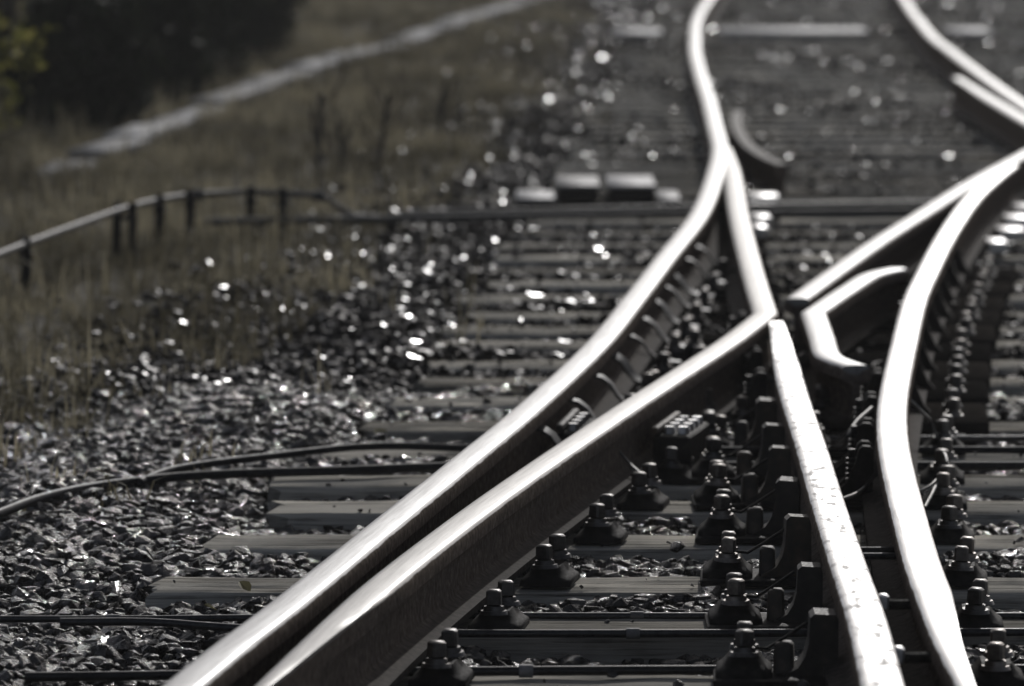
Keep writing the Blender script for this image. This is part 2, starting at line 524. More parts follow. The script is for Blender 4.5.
# ------------------------------------------------------------------ rails
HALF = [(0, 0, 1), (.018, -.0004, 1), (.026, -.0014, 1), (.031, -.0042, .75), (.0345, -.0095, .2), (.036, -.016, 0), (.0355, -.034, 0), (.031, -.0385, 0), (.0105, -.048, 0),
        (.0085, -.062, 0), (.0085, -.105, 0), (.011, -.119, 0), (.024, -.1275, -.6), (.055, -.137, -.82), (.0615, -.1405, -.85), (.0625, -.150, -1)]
def rail_mesh(name, path, mat, foot=(.0625, .0625), cut_l=None, cut_r=None, dip=None):
    dip = {'knuckle_rail': lambda y: -.004 * min(1, max(0, (y - 18) / 4)), 'slip_rail': lambda y: -.004 * min(1, max(0, (y - 20) / 3))}.get(name)
    """the rail section drawn along a path; cut_l / cut_r (y -> half width) plane one side of the head away; foot: half widths left, right"""
    prof = [(-u, z, k) for u, z, k in reversed(HALF)] + [h for h in HALF[1:]]
    verts, worn, uvs = [], [], []
    s = 0.0
    n = len(prof)
    for i, p in enumerate(path):
        a, b = path[max(i - 1, 0)], path[min(i + 1, len(path) - 1)]
        if i:
            s += (p - path[i - 1]).length
        t = (b - a).normalized()
        if 0 < i < len(path) - 1:
            t1, t2 = (p - a).normalized(), (b - p).normalized()
            t = (t1 + t2).normalized()
            mit = 1 / max(.6, math.sqrt((1 + t1.dot(t2)) / 2))
        else:
            mit = 1
        side = Vector((t.y, -t.x, 0)).normalized() * mit
        L = cut_l(p.y) if cut_l else 1
        Rr = cut_r(p.y) if cut_r else 1
        dz = dip(p.y) if dip else 0
        for u, z, k in prof:
            uu = u
            if z < -.125:
                uu = max(-foot[0], min(foot[1], uu))
            if z > -.06:
                uu = max(-L, min(Rr, uu))
            verts.append(p + side * uu + Vector((0, 0, z + dz)))
            worn.append(k)
            uvs.append((u, s))
    faces = []
    for i in range(len(path) - 1):
        for k in range(n - 1):
            a = i * n + k
            faces.append((a, a + n, a + n + 1, a + 1))
        a = i * n
        faces.append((a + n - 1, a + 2 * n - 1, a + n, a))
    faces.append(tuple(range(n)))
    faces.append(tuple(reversed(range((len(path) - 1) * n, len(path) * n))))
    me = mesh_of(name, verts, faces, mat)
    bm = bmesh.new(); bm.from_mesh(me); bmesh.ops.recalc_face_normals(bm, faces=bm.faces); bm.to_mesh(me); bm.free()
    me.polygons.foreach_set('use_smooth', [True] * len(me.polygons))
    me.set_sharp_from_angle(angle=R(38))
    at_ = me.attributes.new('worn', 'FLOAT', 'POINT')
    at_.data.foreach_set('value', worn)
    uvl = me.uv_layers.new(name='run')
    idx = np.zeros(len(me.loops), dtype=np.int32)
    me.loops.foreach_get('vertex_index', idx)
    uvl.data.foreach_set('uv', np.array(uvs, dtype=np.float32)[idx].ravel())
    return me

def px_path(pts, z=0.0):
    return [at(x, y, z) for x, y in pts]
def extend(p, dist, start=True):
    a, b = (p[0], p[1]) if start else (p[-1], p[-2])
    q = a + (a - b).normalized() * dist
    return [q] + p if start else p + [q]

S1_FAR = [(708, 0), (700, 12), (695.5, 25), (695, 38), (695, 50), (701, 75), (709, 100), (715, 125), (720, 148)]
A_PX = [(715.5, 172), (699, 213.6), (666, 256), (633, 299), (598, 342), (527, 408), (462, 461), (396, 514), (278, 609), (234, 642), (182, 684)]
WING = [(723, 146), (727.5, 157), (732, 171), (739, 214), (749, 256), (757, 285)]
KNEE = (765.5, 312)
B_PX = [(748, 326), (726, 342), (629, 405), (532, 470), (470, 514), (380, 584), (322, 638), (275, 684)]
C_PX = [(775.5, 321), (781, 342), (794, 392), (810.5, 442), (825.5, 492), (832.5, 514), (849, 564), (866, 614), (882.5, 680)]
D_PX = [(1010, 164), (994, 177), (973.5, 196), (955, 221), (940, 246), (927.5, 271), (916, 296), (904, 343), (894, 392), (892, 417), (893.5, 442), (898, 467), (909.5, 514), (923.5, 564), (933, 589), (943, 614), (954, 639), (980, 686)]
E_PX = [(797, 298), (838, 268.5), (881, 238.5), (926, 210), (969, 183), (1024, 153)]
F_PX_ = [(897, 267.5), (874.5, 272.5), (850.7, 286)]
F_KNEE = (813.5, 311)
F_2 = [(822, 336), (828, 353), (836, 358), (856, 365)]
G_PX = [(905, 0), (913, 12.5), (923, 25), (934, 37.6), (950, 50), (983, 75), (1018, 100), (1056, 125)]
H_PX = [(955, 77), (981, 93), (1003.6, 106.5), (1026, 120), (1050, 134)]
K_PX = [(738, 110), (736, 119), (739, 131), (750, 146), (767, 157), (783, 164)]

pA = spline(extend(extend(px_path(S1_FAR + A_PX), 25), 2.2, False), .12)
wing = px_path(WING); bb = px_path(B_PX); knee = at(*KNEE)
pB = spline(wing + [knee + (wing[-1] - knee).normalized() * .12], .1) + [knee] + spline([knee + (bb[0] - knee).normalized() * .12] + extend(bb, 2.2, False), .1)
pC = spline(extend(px_path(C_PX), 2.2, False), .1)
pD = spline(extend(px_path(D_PX), 2.2, False), .1)
pE = spline(extend(px_path(E_PX), 6, False), .1)
f1, f2, fk = px_path(F_PX_), px_path(F_2), at(*F_KNEE)
pF = spline(f1 + [fk + (f1[-1] - fk).normalized() * .06], .05) + [fk] + spline([fk + (f2[0] - fk).normalized() * .06] + f2, .05)
pG = spline(extend(extend(px_path(G_PX), 25), 5, False), .12)
pH = spline(px_path(H_PX), .1)
pK = spline(px_path(K_PX, -.058), .08)

def x_on(path, y):
    ys_ = [p.y for p in path]; xs_ = [p.x for p in path]
    o = np.argsort(ys_)
    return float(np.interp(y, np.array(ys_)[o], np.array(xs_)[o]))
def slope_on(path, y):
    return (x_on(path, y + .3) - x_on(path, y - .3)) / .6

def nose(y0, y1, w0, w1=.036):
    return lambda y: w0 + (w1 - w0) * min(1, max(0, (y - y0) / (y1 - y0)))
yk = C_PX[0]
c_tip = pC[0].y
b_cut = nose(at(270, 684).y, at(382, 584).y, -.004)
d_cut = nose(at(977, 684).y, at(930, 582).y, -.006)
RAILS = [
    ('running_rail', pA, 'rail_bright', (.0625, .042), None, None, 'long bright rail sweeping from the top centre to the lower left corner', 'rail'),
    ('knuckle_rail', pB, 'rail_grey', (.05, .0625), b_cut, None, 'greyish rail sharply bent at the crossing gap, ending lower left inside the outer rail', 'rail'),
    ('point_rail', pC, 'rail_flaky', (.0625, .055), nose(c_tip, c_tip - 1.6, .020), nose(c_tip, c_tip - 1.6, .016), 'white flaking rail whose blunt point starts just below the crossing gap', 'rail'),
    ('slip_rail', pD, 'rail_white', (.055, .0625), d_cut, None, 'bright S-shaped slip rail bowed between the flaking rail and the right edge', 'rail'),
    ('point_rail', pE, 'rail_far_dimmed', (.05, .05), None, None, 'straight blurred rail with a cut end running from the crossing gap to the right', 'rail'),
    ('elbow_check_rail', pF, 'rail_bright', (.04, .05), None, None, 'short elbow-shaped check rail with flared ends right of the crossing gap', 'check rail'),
    ('running_rail', pG, 'rail_far_dimmed', (.0625, .0625), None, None, 'blurred rail entering the top right corner and bending to the right edge', 'rail'),
    ('switch_blade', pH, 'rail_far_dimmed', (.03, .04), None, nose(pH[0].y, pH[0].y - 2.5, .012), 'dull grey switch blade lying beside the blurred top right rail', 'switch blade'),
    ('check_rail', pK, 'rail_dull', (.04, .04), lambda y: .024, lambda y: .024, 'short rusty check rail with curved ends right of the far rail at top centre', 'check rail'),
]
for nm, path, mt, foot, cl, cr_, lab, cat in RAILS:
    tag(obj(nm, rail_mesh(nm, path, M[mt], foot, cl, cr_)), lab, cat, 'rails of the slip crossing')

# ------------------------------------------------------------------ sleepers
def sleeper_mesh(length, seed, cracks):
    r = random.Random(seed)
    h = .15
    top = [(-SL_W / 2, -h), (-SL_W / 2, -.012), (-SL_W / 2 + .008, -.002)]
    ks = sorted(r.uniform(-SL_W / 2 + .03, SL_W / 2 - .03) for _ in range(cracks))
    ks = [k for i, k in enumerate(ks) if i == 0 or k - ks[i - 1] > .03]
    for k in ks:
        top += [(k - .007, 0), (k, -r.uniform(.010, .024)), (k + .007, r.uniform(-.006, 0))]
    top += [(SL_W / 2 - .008, -.002), (SL_W / 2, -.012), (SL_W / 2, -h)]
    n = 40
    rings = []
    for i in range(n + 1):
        x = length * i / n
        ph = r.uniform(-1, 1)
        ring = []
        for j, (y, z) in enumerate(top):
            e = 0 if z <= -h else 1
            jx = r.uniform(-.028, .028) if i in (0, n) else 0
            dz = r.uniform(-.0022, .0014) * e
            if z < -.006 and z > -.1 and abs(y) < SL_W / 2 - .012:
                dz += (.006 * math.sin(x * 5 + seed + y * 40)) * (1 if z < 0 else 0)
            ring.append(Vector((x + jx, y + r.uniform(-.0025, .0025) * e, z + dz)))
        rings.append(ring)
    mb = MB().loft(rings)
    return mb

ORD = ['first', 'second', 'third', 'fourth', 'fifth', 'sixth', 'seventh', 'eighth', 'ninth', 'tenth', 'eleventh', 'twelfth', 'thirteenth', 'fourteenth', 'fifteenth', 'sixteenth', 'seventeenth', 'eighteenth']
sl_rects = []
WHOLE = {1: 'weathered timber sleeper cut off by the bottom edge of the picture',
         2: 'weathered timber sleeper lying between the two nearest steel rods',
         3: 'weathered grey sleeper split along its left end, just beyond the nearest rods',
         4: 'weathered grey sleeper with a loose stone lying on it near the middle'}
for i, y0 in enumerate(FRONTS):
    if i == 0:
        continue
    x0 = interp(y0, SLEEPER_END) + (random.uniform(-.05, .05) if i > 11 else 0)
    x1 = max(x0 + 3.9, y0 * .0985 + .7)
    mb = sleeper_mesh(x1 - x0, i, 3 if i == 3 else random.choice((1, 2, 2)))
    zt = SL_TOP + random.uniform(-.004, .003)
    o = mb.build('timber_sleeper', M['wood_wet'] if (i in (2, 8, 10) or random.random() < .2) else M['wood'], None, (x0, y0 + SL_W / 2, zt), 0, 50)
    sl_rects.append((x0, x1, y0, y0 + SL_W))
    g = 'timber sleepers under the crossing'
    if i in WHOLE:
        lab = WHOLE[i]
    elif i <= 18:
        lab = 'weathered timber sleeper, %s one up from the bottom edge' % ORD[i - 1]
    else:
        lab = 'blurred grey timber sleeper far up the track beyond the crossing gap'
        g = 'far blurred sleepers'
    tag(o, lab, 'sleeper', g)
# bright wet-looking timber far up the track
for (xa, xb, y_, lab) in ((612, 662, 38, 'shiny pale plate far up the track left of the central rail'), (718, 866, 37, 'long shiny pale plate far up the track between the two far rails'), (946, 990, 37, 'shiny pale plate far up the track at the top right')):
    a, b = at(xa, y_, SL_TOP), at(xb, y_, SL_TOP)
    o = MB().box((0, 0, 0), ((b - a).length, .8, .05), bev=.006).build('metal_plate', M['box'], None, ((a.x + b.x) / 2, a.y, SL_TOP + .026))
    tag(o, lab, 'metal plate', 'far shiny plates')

# ------------------------------------------------------------------ chairs, screws, braces
def screw_mb(c):
    mb = MB()
    x, y, z = c
    mb.cyl((x, y, z), .027, .007, 12, .024)
    mb.cyl((x, y, z + .007), .0195, .008, 12, .018)
    mb.box((x, y, z + .030), (.028, .028, .030), taper=.92, bev=.0035)
    return mb
_scr = []
def screw(x, y, z, t):
    if not _scr:
        _scr.append(screw_mb((0, 0, 0)).mesh('screw', M['bolt']))
    return obj('screw', _scr[0], t, (x, y, z), random.uniform(-.7, .7))
def base_mb(w0, w1, depth=.15):
    """cast shoe: a broad foot with a flared skirt rising to a boss"""
    rings = []
    for z, f in ((0, 1), (.009, 1), (.013, .95), (.018, .80), (.025, .66), (.033, .56), (.037, .50)):
        cx, hx, hy = (w0 + w1) / 2, (w1 - w0) / 2 * f, depth / 2 * (f * .6 + .4)
        k = .012
        rings.append([Vector((cx + a, b, z)) for a, b in ((-hx, -hy + k), (-hx + k, -hy), (hx - k, -hy), (hx, -hy + k), (hx, hy - k), (hx - k, hy), (-hx + k, hy), (-hx, hy - k))])
    return MB().loft(rings)
def gusset_poly(h, reach):
    return [(.012, 0), (.012, h - .006), (.018, h), (.034, h + .001), (.042, h - .006), (.050, h * .72), (.066, h * .42), (reach, .014), (reach, 0)]

def jaw_poly(h):
    return [(0, 0), (0, h - .01), (.004, h), (.040, h + .002), (.048, h - .005), (.050, h * .6), (.056, h * .4), (.068, h * .24), (.095, .014), (.095, 0)]

def shoe_chair():
    t = thing('rail_chair')
    base_mb(0, .098).build('base', M['iron'], t)
    for yy in (-.046, .046):
        screw(.052 + yy * .12, yy, .034, t)
    return t
def braced_chair():
    t = thing('rail_chair')
    MB().box((.09, 0, .007), (.24, .17, .014), bev=.003).build('base_plate', M['iron'], t)
    base_mb(.11, .205, .14).build('base', M['iron'], t).location.z = .012
    for yy in (-.046, .046):
        screw(.157, yy, .047, t)
    MB().prism(jaw_poly(.122), -.034, .034).build('jaw', M['dusty_iron'], t)
    MB().box((.088, -.006, .034), (.036, .05, .068), taper=.86, bev=.005).build('lug', M['dusty_iron'], t)
    MB().tube([(.15, .01, .06), (.12, .0, .055), (.09, -.01, .072), (.05, -.02, .098)], .003, 6).build('tie_wire', M['iron'], t)
    return t
def rib_chair():
    t = thing('rail_chair')
    MB().box((.09, 0, .007), (.22, .19, .014), bev=.003).build('base_plate', M['iron'], t)
    for yy in (-.055, .04):
        MB().prism(gusset_poly(.132, .115), yy - .014, yy + .014).build('rib', M['iron'], t)
    rg = MB()
    for k in range(5):
        rg.cyl((.055, -.012, .05 + k * .011), .013, .007, 10)
    rg.cyl((.055, -.012, .02), .008, .10, 8)
    rg.build('spring_washers', M['rod'], t)
    base_mb(.12, .20, .12).build('base', M['iron'], t).location.z = .012
    for yy in (-.04, .04):
        screw(.16, yy, .047, t)
    return t
def strap_chair():
    t = thing('rail_chair')
    base_mb(.03, .125, .15).build('base', M['iron'], t)
    for yy in (-.046, .046):
        screw(.08, yy, .034, t)
    MB().ribbon([(-.02, -.03, .122), (.0, -.03, .119), (.022, -.03, .104), (.036, -.032, .082), (.056, -.034, .062), (.085, -.036, .052), (.120, -.04, .047)], .034, .007, (.15, 1, .1)).build('strap', M['pipe'], t)
    return t
def wide_chair():
    t = thing('rail_chair')
    MB().box((.10, 0, .016), (.235, .44, .032), bev=.004).build('base_plate', M['grease'], t)
    for yy in (-.075, .075):
        screw(.135, yy, .032, t)
    MB().prism([(p[0], p[1]) for p in gusset_poly(.12, .1)], -.02, .02).build('rib', M['iron'], t)
    return t

def ORDN(i):
    return ORD[i - 1] if i <= 18 else 'nineteenth'
def where(i):
    return '%s sleeper from the bottom edge' % ORDN(i)
protos = {}
def put(kind, maker, i, path, side, off, label, group, ymax=None):
    yc = FRONTS[i] + SL_W / 2
    x = x_on(path, yc)
    rz = -math.atan(slope_on(path, yc)) + (0 if side > 0 else math.pi)
    t = maker() if kind not in protos else copy_tree(protos[kind])
    protos.setdefault(kind, t)
    t.location = (x + side * off, yc, SL_TOP + .001)
    t.rotation_euler = (0, 0, rz + random.uniform(-.05, .05))
    for ch in t.children:
        if ch.name.startswith('screw'):
            ch.rotation_euler = (random.uniform(-.05, .05), random.uniform(-.05, .05), random.uniform(-.7, .7))
            ch.location.z += random.uniform(-.004, .005)
        elif ch.name.startswith('strap'):
            ch.rotation_euler = (random.uniform(-.06, .06), random.uniform(-.12, .08), random.uniform(-.3, .3))
        elif ch.name.startswith(('jaw', 'lug')):
            ch.rotation_euler = (random.uniform(-.04, .04), 0, random.uniform(-.08, .08))
            ch.scale = (random.uniform(.93, 1.05), random.uniform(.85, 1.1), random.uniform(.92, 1.04))
    tag(t, label, 'rail chair', group)
for i in range(1, 9):
    put('shoe', shoe_chair, i, pB, 1, .052, 'black rail chair right of the bent grey rail, %s' % where(i), 'screwed chairs right of the bent rail')
for i in range(1, 8):
    put('brace', braced_chair, i, pC, -1, .030, 'jawed chair left of the flaking rail, %s' % where(i), 'jawed chairs left of the flaking rail')
for i in range(8, 12):
    put('rib', rib_chair, i, pC, -1, .030, 'ribbed chair left of the flaking rail, %s' % where(i), 'ribbed chairs at the crossing')
for i in range(5, 9):
    put('rib', rib_chair, i, pD, -1, .030, 'ribbed chair left of the slip rail, %s' % where(i), 'ribbed chairs in the gap')
for i in range(1, 8):
    put('shoe', shoe_chair, i, pD, 1, .062, 'screwed chair right of the slip rail, %s' % where(i), 'screwed chairs right of the slip rail')
for i in range(8, 17):
    put('wide', wide_chair, i, pD, 1, -.01, 'broad chair plate right of the slip rail, %s' % where(i), 'broad chair plates right of the slip rail')
for i in range(6, 17):
    put('strap', strap_chair, i, pA, 1, .035, 'strapped chair right of the outer rail, %s' % where(i), 'strapped chairs right of the outer rail')
for i in (9, 10):
    put('strap', strap_chair, i, pB, 1, .035, 'strapped chair right of the bent rail, %s' % where(i), 'strapped chairs right of the bent rail')

# greasy bearing plates under the crossing, one on each sleeper
E_TIP = at(*E_PX[0]).y
for i in range(6, 20):
    yc = FRONTS[i] + SL_W / 2
    xa = min(x_on(pB, yc) if yc > knee.y else x_on(pC, yc), x_on(pC, min(yc, c_tip))) - .12
    if yc > bb[1].y - .3:
        xa = x_on(pA, yc) + .03
    xb = x_on(pD, yc) + .02
    if yc > E_TIP + .2:
        xb = x_on(pB, yc) + .10
    o = MB().box(((xb - xa) / 2, 0, .006), (xb - xa, SL_W * 1.25, .012), bev=.002).build('bearing_plate', M['grease'], None, (xa, yc, SL_TOP + .003))
    tag(o, 'greasy bearing plate across the crossing, %s' % where(i), 'bearing plate', 'bearing plates under the crossing')
    if yc > E_TIP + .2 and x_on(pD, yc) - x_on(pE, yc) > .06:
        xa, xb = x_on(pE, yc) - .03, x_on(pD, yc) + .02
        o = MB().box(((xb - xa) / 2, 0, .006), (xb - xa, SL_W * 1.25, .012), bev=.002).build('bearing_plate', M['grease'], None, (xa, yc, SL_TOP + .003))
        tag(o, 'greasy bearing plate between cut-end rail and slip rail, %s' % where(i), 'bearing plate', 'bearing plates under the crossing')

# bright slide plates by the two switch toes
sp = None
for (px0, px1, py, lab) in ((747, 778, 197, 'topmost of the polished slide plates right of the central rail'), (748, 777, 207, 'second of the polished slide plates right of the central rail'),
                            (750, 770, 218, 'third of the polished slide plates right of the central rail'), (752, 767, 228, 'lowest of the polished slide plates right of the central rail'),
                            (1013, 1052, 208, 'topmost of the polished slide plates at the right edge'), (1004, 1046, 219, 'second of the polished slide plates at the right edge'),
                            (997, 1024, 231, 'third of the polished slide plates at the right edge'), (986, 1006, 243, 'lowest of the polished slide plates at the right edge')):
    a, b = at(px0, py, -.13), at(px1, py, -.13)
    o = MB().box((0, 0, 0), (b.x - a.x, .20, .036), bev=.004).build('slide_plate', M['plate'], None, ((a.x + b.x) / 2, a.y, SL_TOP + .032))
    tag(o, lab, 'slide plate', 'polished slide plates')

# distance blocks with bright bolts
def block(path, yc, off, rows, lab):
    x = x_on(path, yc)
    t = thing('distance_block', (x + off, yc, SL_TOP), -math.atan(slope_on(path, yc)))
    MB().box((.03, 0, .05), (.085, .30, .10), bev=.006).build('block', M['iron'], t)
    MB().box((-.004, 0, .112), (.016, .34, .016), bev=.003).build('bar', M['dusty_iron'], t)
    for k in range(4):
        for r_ in range(rows):
            MB().cyl((.020 + r_ * .030, -.105 + .07 * k, .10), .0135, .016, 6, .012).build('nut', M['plate'], t)
    tag(t, lab, 'distance block', 'bolted distance blocks')
block(pB, at(650, 428, -.07).y, .06, 2, 'bolted block with two rows of bright nuts right of the bent grey rail')
block(pA, at(552, 425, -.07).y, .06, 1, 'bolted block with one row of bright nuts between the two long left rails')

# spacer bolts and bright bolt heads between the flaking rail and the slip rail
for (x_, y_, lab) in ((883, 602, 'upper bright bolt head beside the right of the flaking rail'), (898, 655, 'lower bright bolt head beside the right of the flaking rail')):
    p = at(x_, y_, -.03)
    t = thing('bolt', p)
    MB().box((0, 0, 0), (.020, .026, .028), bev=.004).build('head', M['plate'], t)
    MB().tube([(-.03, 0, -.004), (.06, 0, -.004)], .009, 8).build('shank', M['iron'], t)
    tag(t, lab, 'bolt', 'bolts in the dark gap')
for (y_, lab) in ((550, 'upper spacer rod across the dark gap between flaking rail and slip rail'), (556, 'lower spacer rod across the dark gap between flaking rail and slip rail')):
    p = at(880, y_, -.08)
    o = MB().tube([(x_on(pC, p.y), p.y, -.08), (x_on(pD, p.y), p.y, -.08)], .007, 8).build('spacer_rod', M['rod'])
    tag(o, lab, 'spacer rod', 'spacer rods')

# ------------------------------------------------------------------ rods and cables crossing the track
def rod(px_pts, z, r, name, mat, lab, cat, group, collars=()):
    p = [at(x, y, z) for x, y in px_pts]
    path = spline(p, .05)
    t = thing(name, (p[0].x, p[0].y, z))
    loc = [q - p[0] for q in path]
    o = MB().tube([(q.x, q.y, q.z) for q in loc], r, 10).build('tube' if name.endswith('rod') else 'sheath', mat, t)
    for cx, cy in collars:
        q = at(cx, cy, z) - p[0]
        MB().tube([(q.x - .012, q.y, q.z), (q.x + .012, q.y, q.z)], r * 1.35, 10).build('clip', M['tape'], t)
    tag(t, lab, cat, group)
G1 = 'steel rods crossing under the rails'
rod([(-60, 619), (120, 619), (235, 618), (420, 616), (637, 616), (900, 616), (1110, 616)], -.165, .0065, 'steel_rod', M['rod'], 'thin steel rod, highest of the three across the near track', 'steel rod', G1, [(113, 619), (637, 616)])
rod([(60, 622), (150, 622), (235, 628), (420, 633), (633, 633.5), (900, 632.5), (1110, 632)], -.160, .0075, 'steel_rod', M['rod'], 'dark steel rod along the front of the sleeper, middle of the three near rods', 'steel rod', G1, [(633, 633.5)])
rod([(25, 677), (120, 676), (300, 673), (525, 671), (700, 670), (1110, 669)], -.160, .0085, 'steel_rod', M['rod'], 'thickest dark steel rod, lowest of the three across the near track', 'steel rod', G1, [(526, 671)])
G2 = 'black cables leaving the track on the left'
rod([(-50, 532), (0, 513), (38, 499), (75, 490), (120, 483), (175, 477), (256, 473), (331, 471), (381, 469), (436, 467), (600, 466), (800, 466), (1110, 466)], -.150, .0105, 'black_cable', M['rubber'], 'lower black cable that runs from the left edge over the stones to the rails', 'cable', G2)
rod([(140, 482), (158, 474), (175, 469), (213, 463), (256, 458), (306, 452), (356, 447), (406, 446), (456, 448), (600, 450), (900, 450), (1110, 450)], -.150, .0088, 'black_cable', M['rubber'], 'upper black cable curving over the stones towards the rails', 'cable', G2)
rod([(700, 440), (800, 439), (940, 438.5), (1110, 438)], -.155, .007, 'steel_rod', M['rod'], 'dark rod right of the slip rail above the two cables', 'steel rod', None, [(960, 438)])

# far point rodding, covers and the bent pipe on stands
G3 = 'rods of the far drive'
rod([(205, 222), (256, 221), (330, 220), (400, 219), (512, 217), (700, 214), (860, 212), (1000, 210)], -.125, .014, 'drive_rod', M['pipe'], 'lower far drive rod running level from the grass under the rails', 'drive rod', G3)
rod([(400, 214), (512, 212), (700, 208), (860, 205), (1000, 203)], -.115, .014, 'drive_rod', M['rod'], 'upper far drive rod running level under the rails', 'drive rod', G3)
def cover(x0, x1, yt, yf, yb, lab, lid=True):
    a, b = at(x0, yf, SL_TOP), at(x1, yf, SL_TOP)
    h = (yf - yt) / F_PX * a.y
    back = at(x0, yb, SL_TOP + h)
    dep = max(.15, back.y - a.y)
    t = thing('rod_cover', ((a.x + b.x) / 2, a.y + dep / 2, SL_TOP + .006))
    MB().box((0, 0, h / 2 - .006), (b.x - a.x - .012, dep - .012, h - .012), bev=.003).build('body', M['iron'], t)
    MB().box((0, 0, h - .005), (b.x - a.x, dep, .012), bev=.003).build('lid', M['box'], t)  # sunlit top and shaded front put into the lid and body colours
    tag(t, lab, 'cover', 'pale-topped covers over the far rods')
cover(557, 600, 187, 204, 177, 'cover with sunlit top and shaded front, left of the two tallest beside the far rail')
cover(608, 656, 187, 204, 177, 'cover with sunlit top and shaded front, right of the two tallest beside the far rail')
cover(516, 555, 200, 207, 192, 'low pale-topped cover at the left end of the row by the far rail')
cover(658, 681, 201, 208, 192, 'low pale-topped cover at the right end of the row, touching the far rail')

pp = [at(*q, -.04) for q in ((-60, 276), (0, 254), (30, 242.5), (75, 226), (125, 208.6), (155, 201), (198, 194.5), (251, 192), (283, 193.5), (319, 196))] + [at(339, 207, -.10), at(356, 216, -.14), at(392, 219, -.15)]
pt = thing('bent_pipe', pp[1])
MB().tube([tuple(q - pp[1]) for q in spline(pp, .05)], .0115, 10).build('tube', M['pipe'], pt)
for q in (pp[6], pp[9]):
    MB().tube([tuple(q - pp[1] + Vector((-.02, 0, 0))), tuple(q - pp[1] + Vector((.02, 0, 0)))], .021, 10).build('coupling', M['pipe'], pt)
tag(pt, 'grey bent pipe on low stands above the grass at the left', 'pipe')
for (x_, yb, tw, lab) in ((25, 290, 0, 'short dark stand under the bent pipe nearest the left edge'), (125, 246, 1, 'forked dark stand with two uprights under the bent pipe'), (162, 222, 0, 'short dark stand just right of the forked stand'),
                          (193, 224, 0, 'short dark stand under the first pipe coupling'), (245, 212, 0, 'short dark stand under the level stretch of the bent pipe'), (283, 230, 0, 'tall thin dark stand near the end of the bent pipe'), (398, 228, 0, 'squat black stand where the bent pipe meets the drive rods')):
    path = spline(pp, .05)
    xx = at(x_, yb - 30, -.04).x
    q = min(path, key=lambda p: abs(p.x / p.y - (x_ - 512) / F_PX))
    t = thing('pipe_stand', (q.x, q.y, -.235))
    hgt = q.z + .235
    offs = (-.027, .027) if tw else (0,)
    for d_ in offs:
        MB().box((d_, -.02, hgt / 2 + .008), (.036, .03, hgt + .03), taper=.8, bev=.003).build('upright', M['iron'], t)
    MB().box((0, 0, .012), (.13, .12, .05), taper=.8, bev=.006).build('foot', M['iron'], t)
    MB().box((0, -.02, hgt - .03), (.07 if tw else .045, .03, .016), bev=.003).build('saddle', M['iron'], t)
    tag(t, lab, 'pipe stand', 'stands under the bent pipe')

# bond wires
def wire(pts, r, lab):
    p = [at(x, y, z) for x, y, z in pts]
    o = MB().tube([tuple(q - p[0]) for q in spline(p, .02)], r, 6).build('bond_wire', M['wire'], None, p[0])
    tag(o, lab, 'wire', 'bond wires at the crossing')
wire([(840, 500, -.12), (856, 494, -.12), (866, 486, -.11), (876, 474, -.08)], .0045, 'grey bond wire arcing across the dark gap between flaking rail and slip rail')
wire([(918, 492, -.13), (930, 486, -.12), (939, 477, -.11), (934, 490, -.12), (925, 507, -.14)], .003, 'thin looped wire right of the slip rail')
wire([(940, 452, -.11), (946, 457, -.10), (948, 468, -.12), (947, 474, -.14)], .004, 'short pale wire hook right of the slip rail above the cables')
wire([(832, 447, -.12), (842, 446, -.11), (848, 436, -.07), (855, 424, -.05), (872, 408, -.03)], .005, 'bent pale wire stepping up between flaking rail and slip rail')
wire([(826, 448, -.14), (840, 448, -.14), (850, 440, -.10), (858, 436, -.09)], .0045, 'lower bent wire between flaking rail and slip rail')
wire([(618, 450, -.08), (632, 466, -.11), (645, 478, -.13), (650, 490, -.15), (640, 488, -.15), (634, 474, -.13), (630, 464, -.11)], .0035, 'looped wire hanging beside the bolted block')
wire([(910, 400, -.03), (922, 412, -.06), (932, 424, -.10), (937, 438, -.13)], .004, 'curved wire from the slip rail down to the cables')
wire([(690, 455, -.14), (705, 464, -.15), (722, 470, -.15), (740, 468, -.15)], .004, 'slack pale wire on the sleeper between bent rail and flaking rail')

# ------------------------------------------------------------------ ballast (one mass of crushed stone)
def stone_variants(n, npts, seed):
    out = []
    r = np.random.default_rng(seed)
    while len(out) < n:
        bm = bmesh.new()
        sx, sy, sz = 1, r.uniform(.55, .95), r.uniform(.38, .75)
        for _ in range(npts):
            v = r.normal(size=3)
            v /= np.abs(v).max() ** .6 * np.linalg.norm(v) ** .4
            bm.verts.new((v[0] * sx * .5, v[1] * sy * .5, v[2] * sz * .5))
        res = bmesh.ops.convex_hull(bm, input=bm.verts)
        bmesh.ops.delete(bm, geom=[g for g in res['geom_interior'] if isinstance(g, bmesh.types.BMVert)], context='VERTS')
        bmesh.ops.triangulate(bm, faces=bm.faces)
        bm.verts.index_update()
        vs = np.array([v.co[:] for v in bm.verts])
        fs = np.array([[v.index for v in f.verts] for f in bm.faces])
        bm.free()
        out.append((vs, fs))
    return out

def in_sleeper(x, y, m):
    hit = np.zeros(len(x), bool)
    for (x0, x1, y0, y1) in sl_rects:
        hit |= (x > x0 - m) & (x < x1) & (y > y0 - m * .4) & (y < y1 + m * .4)
    return hit

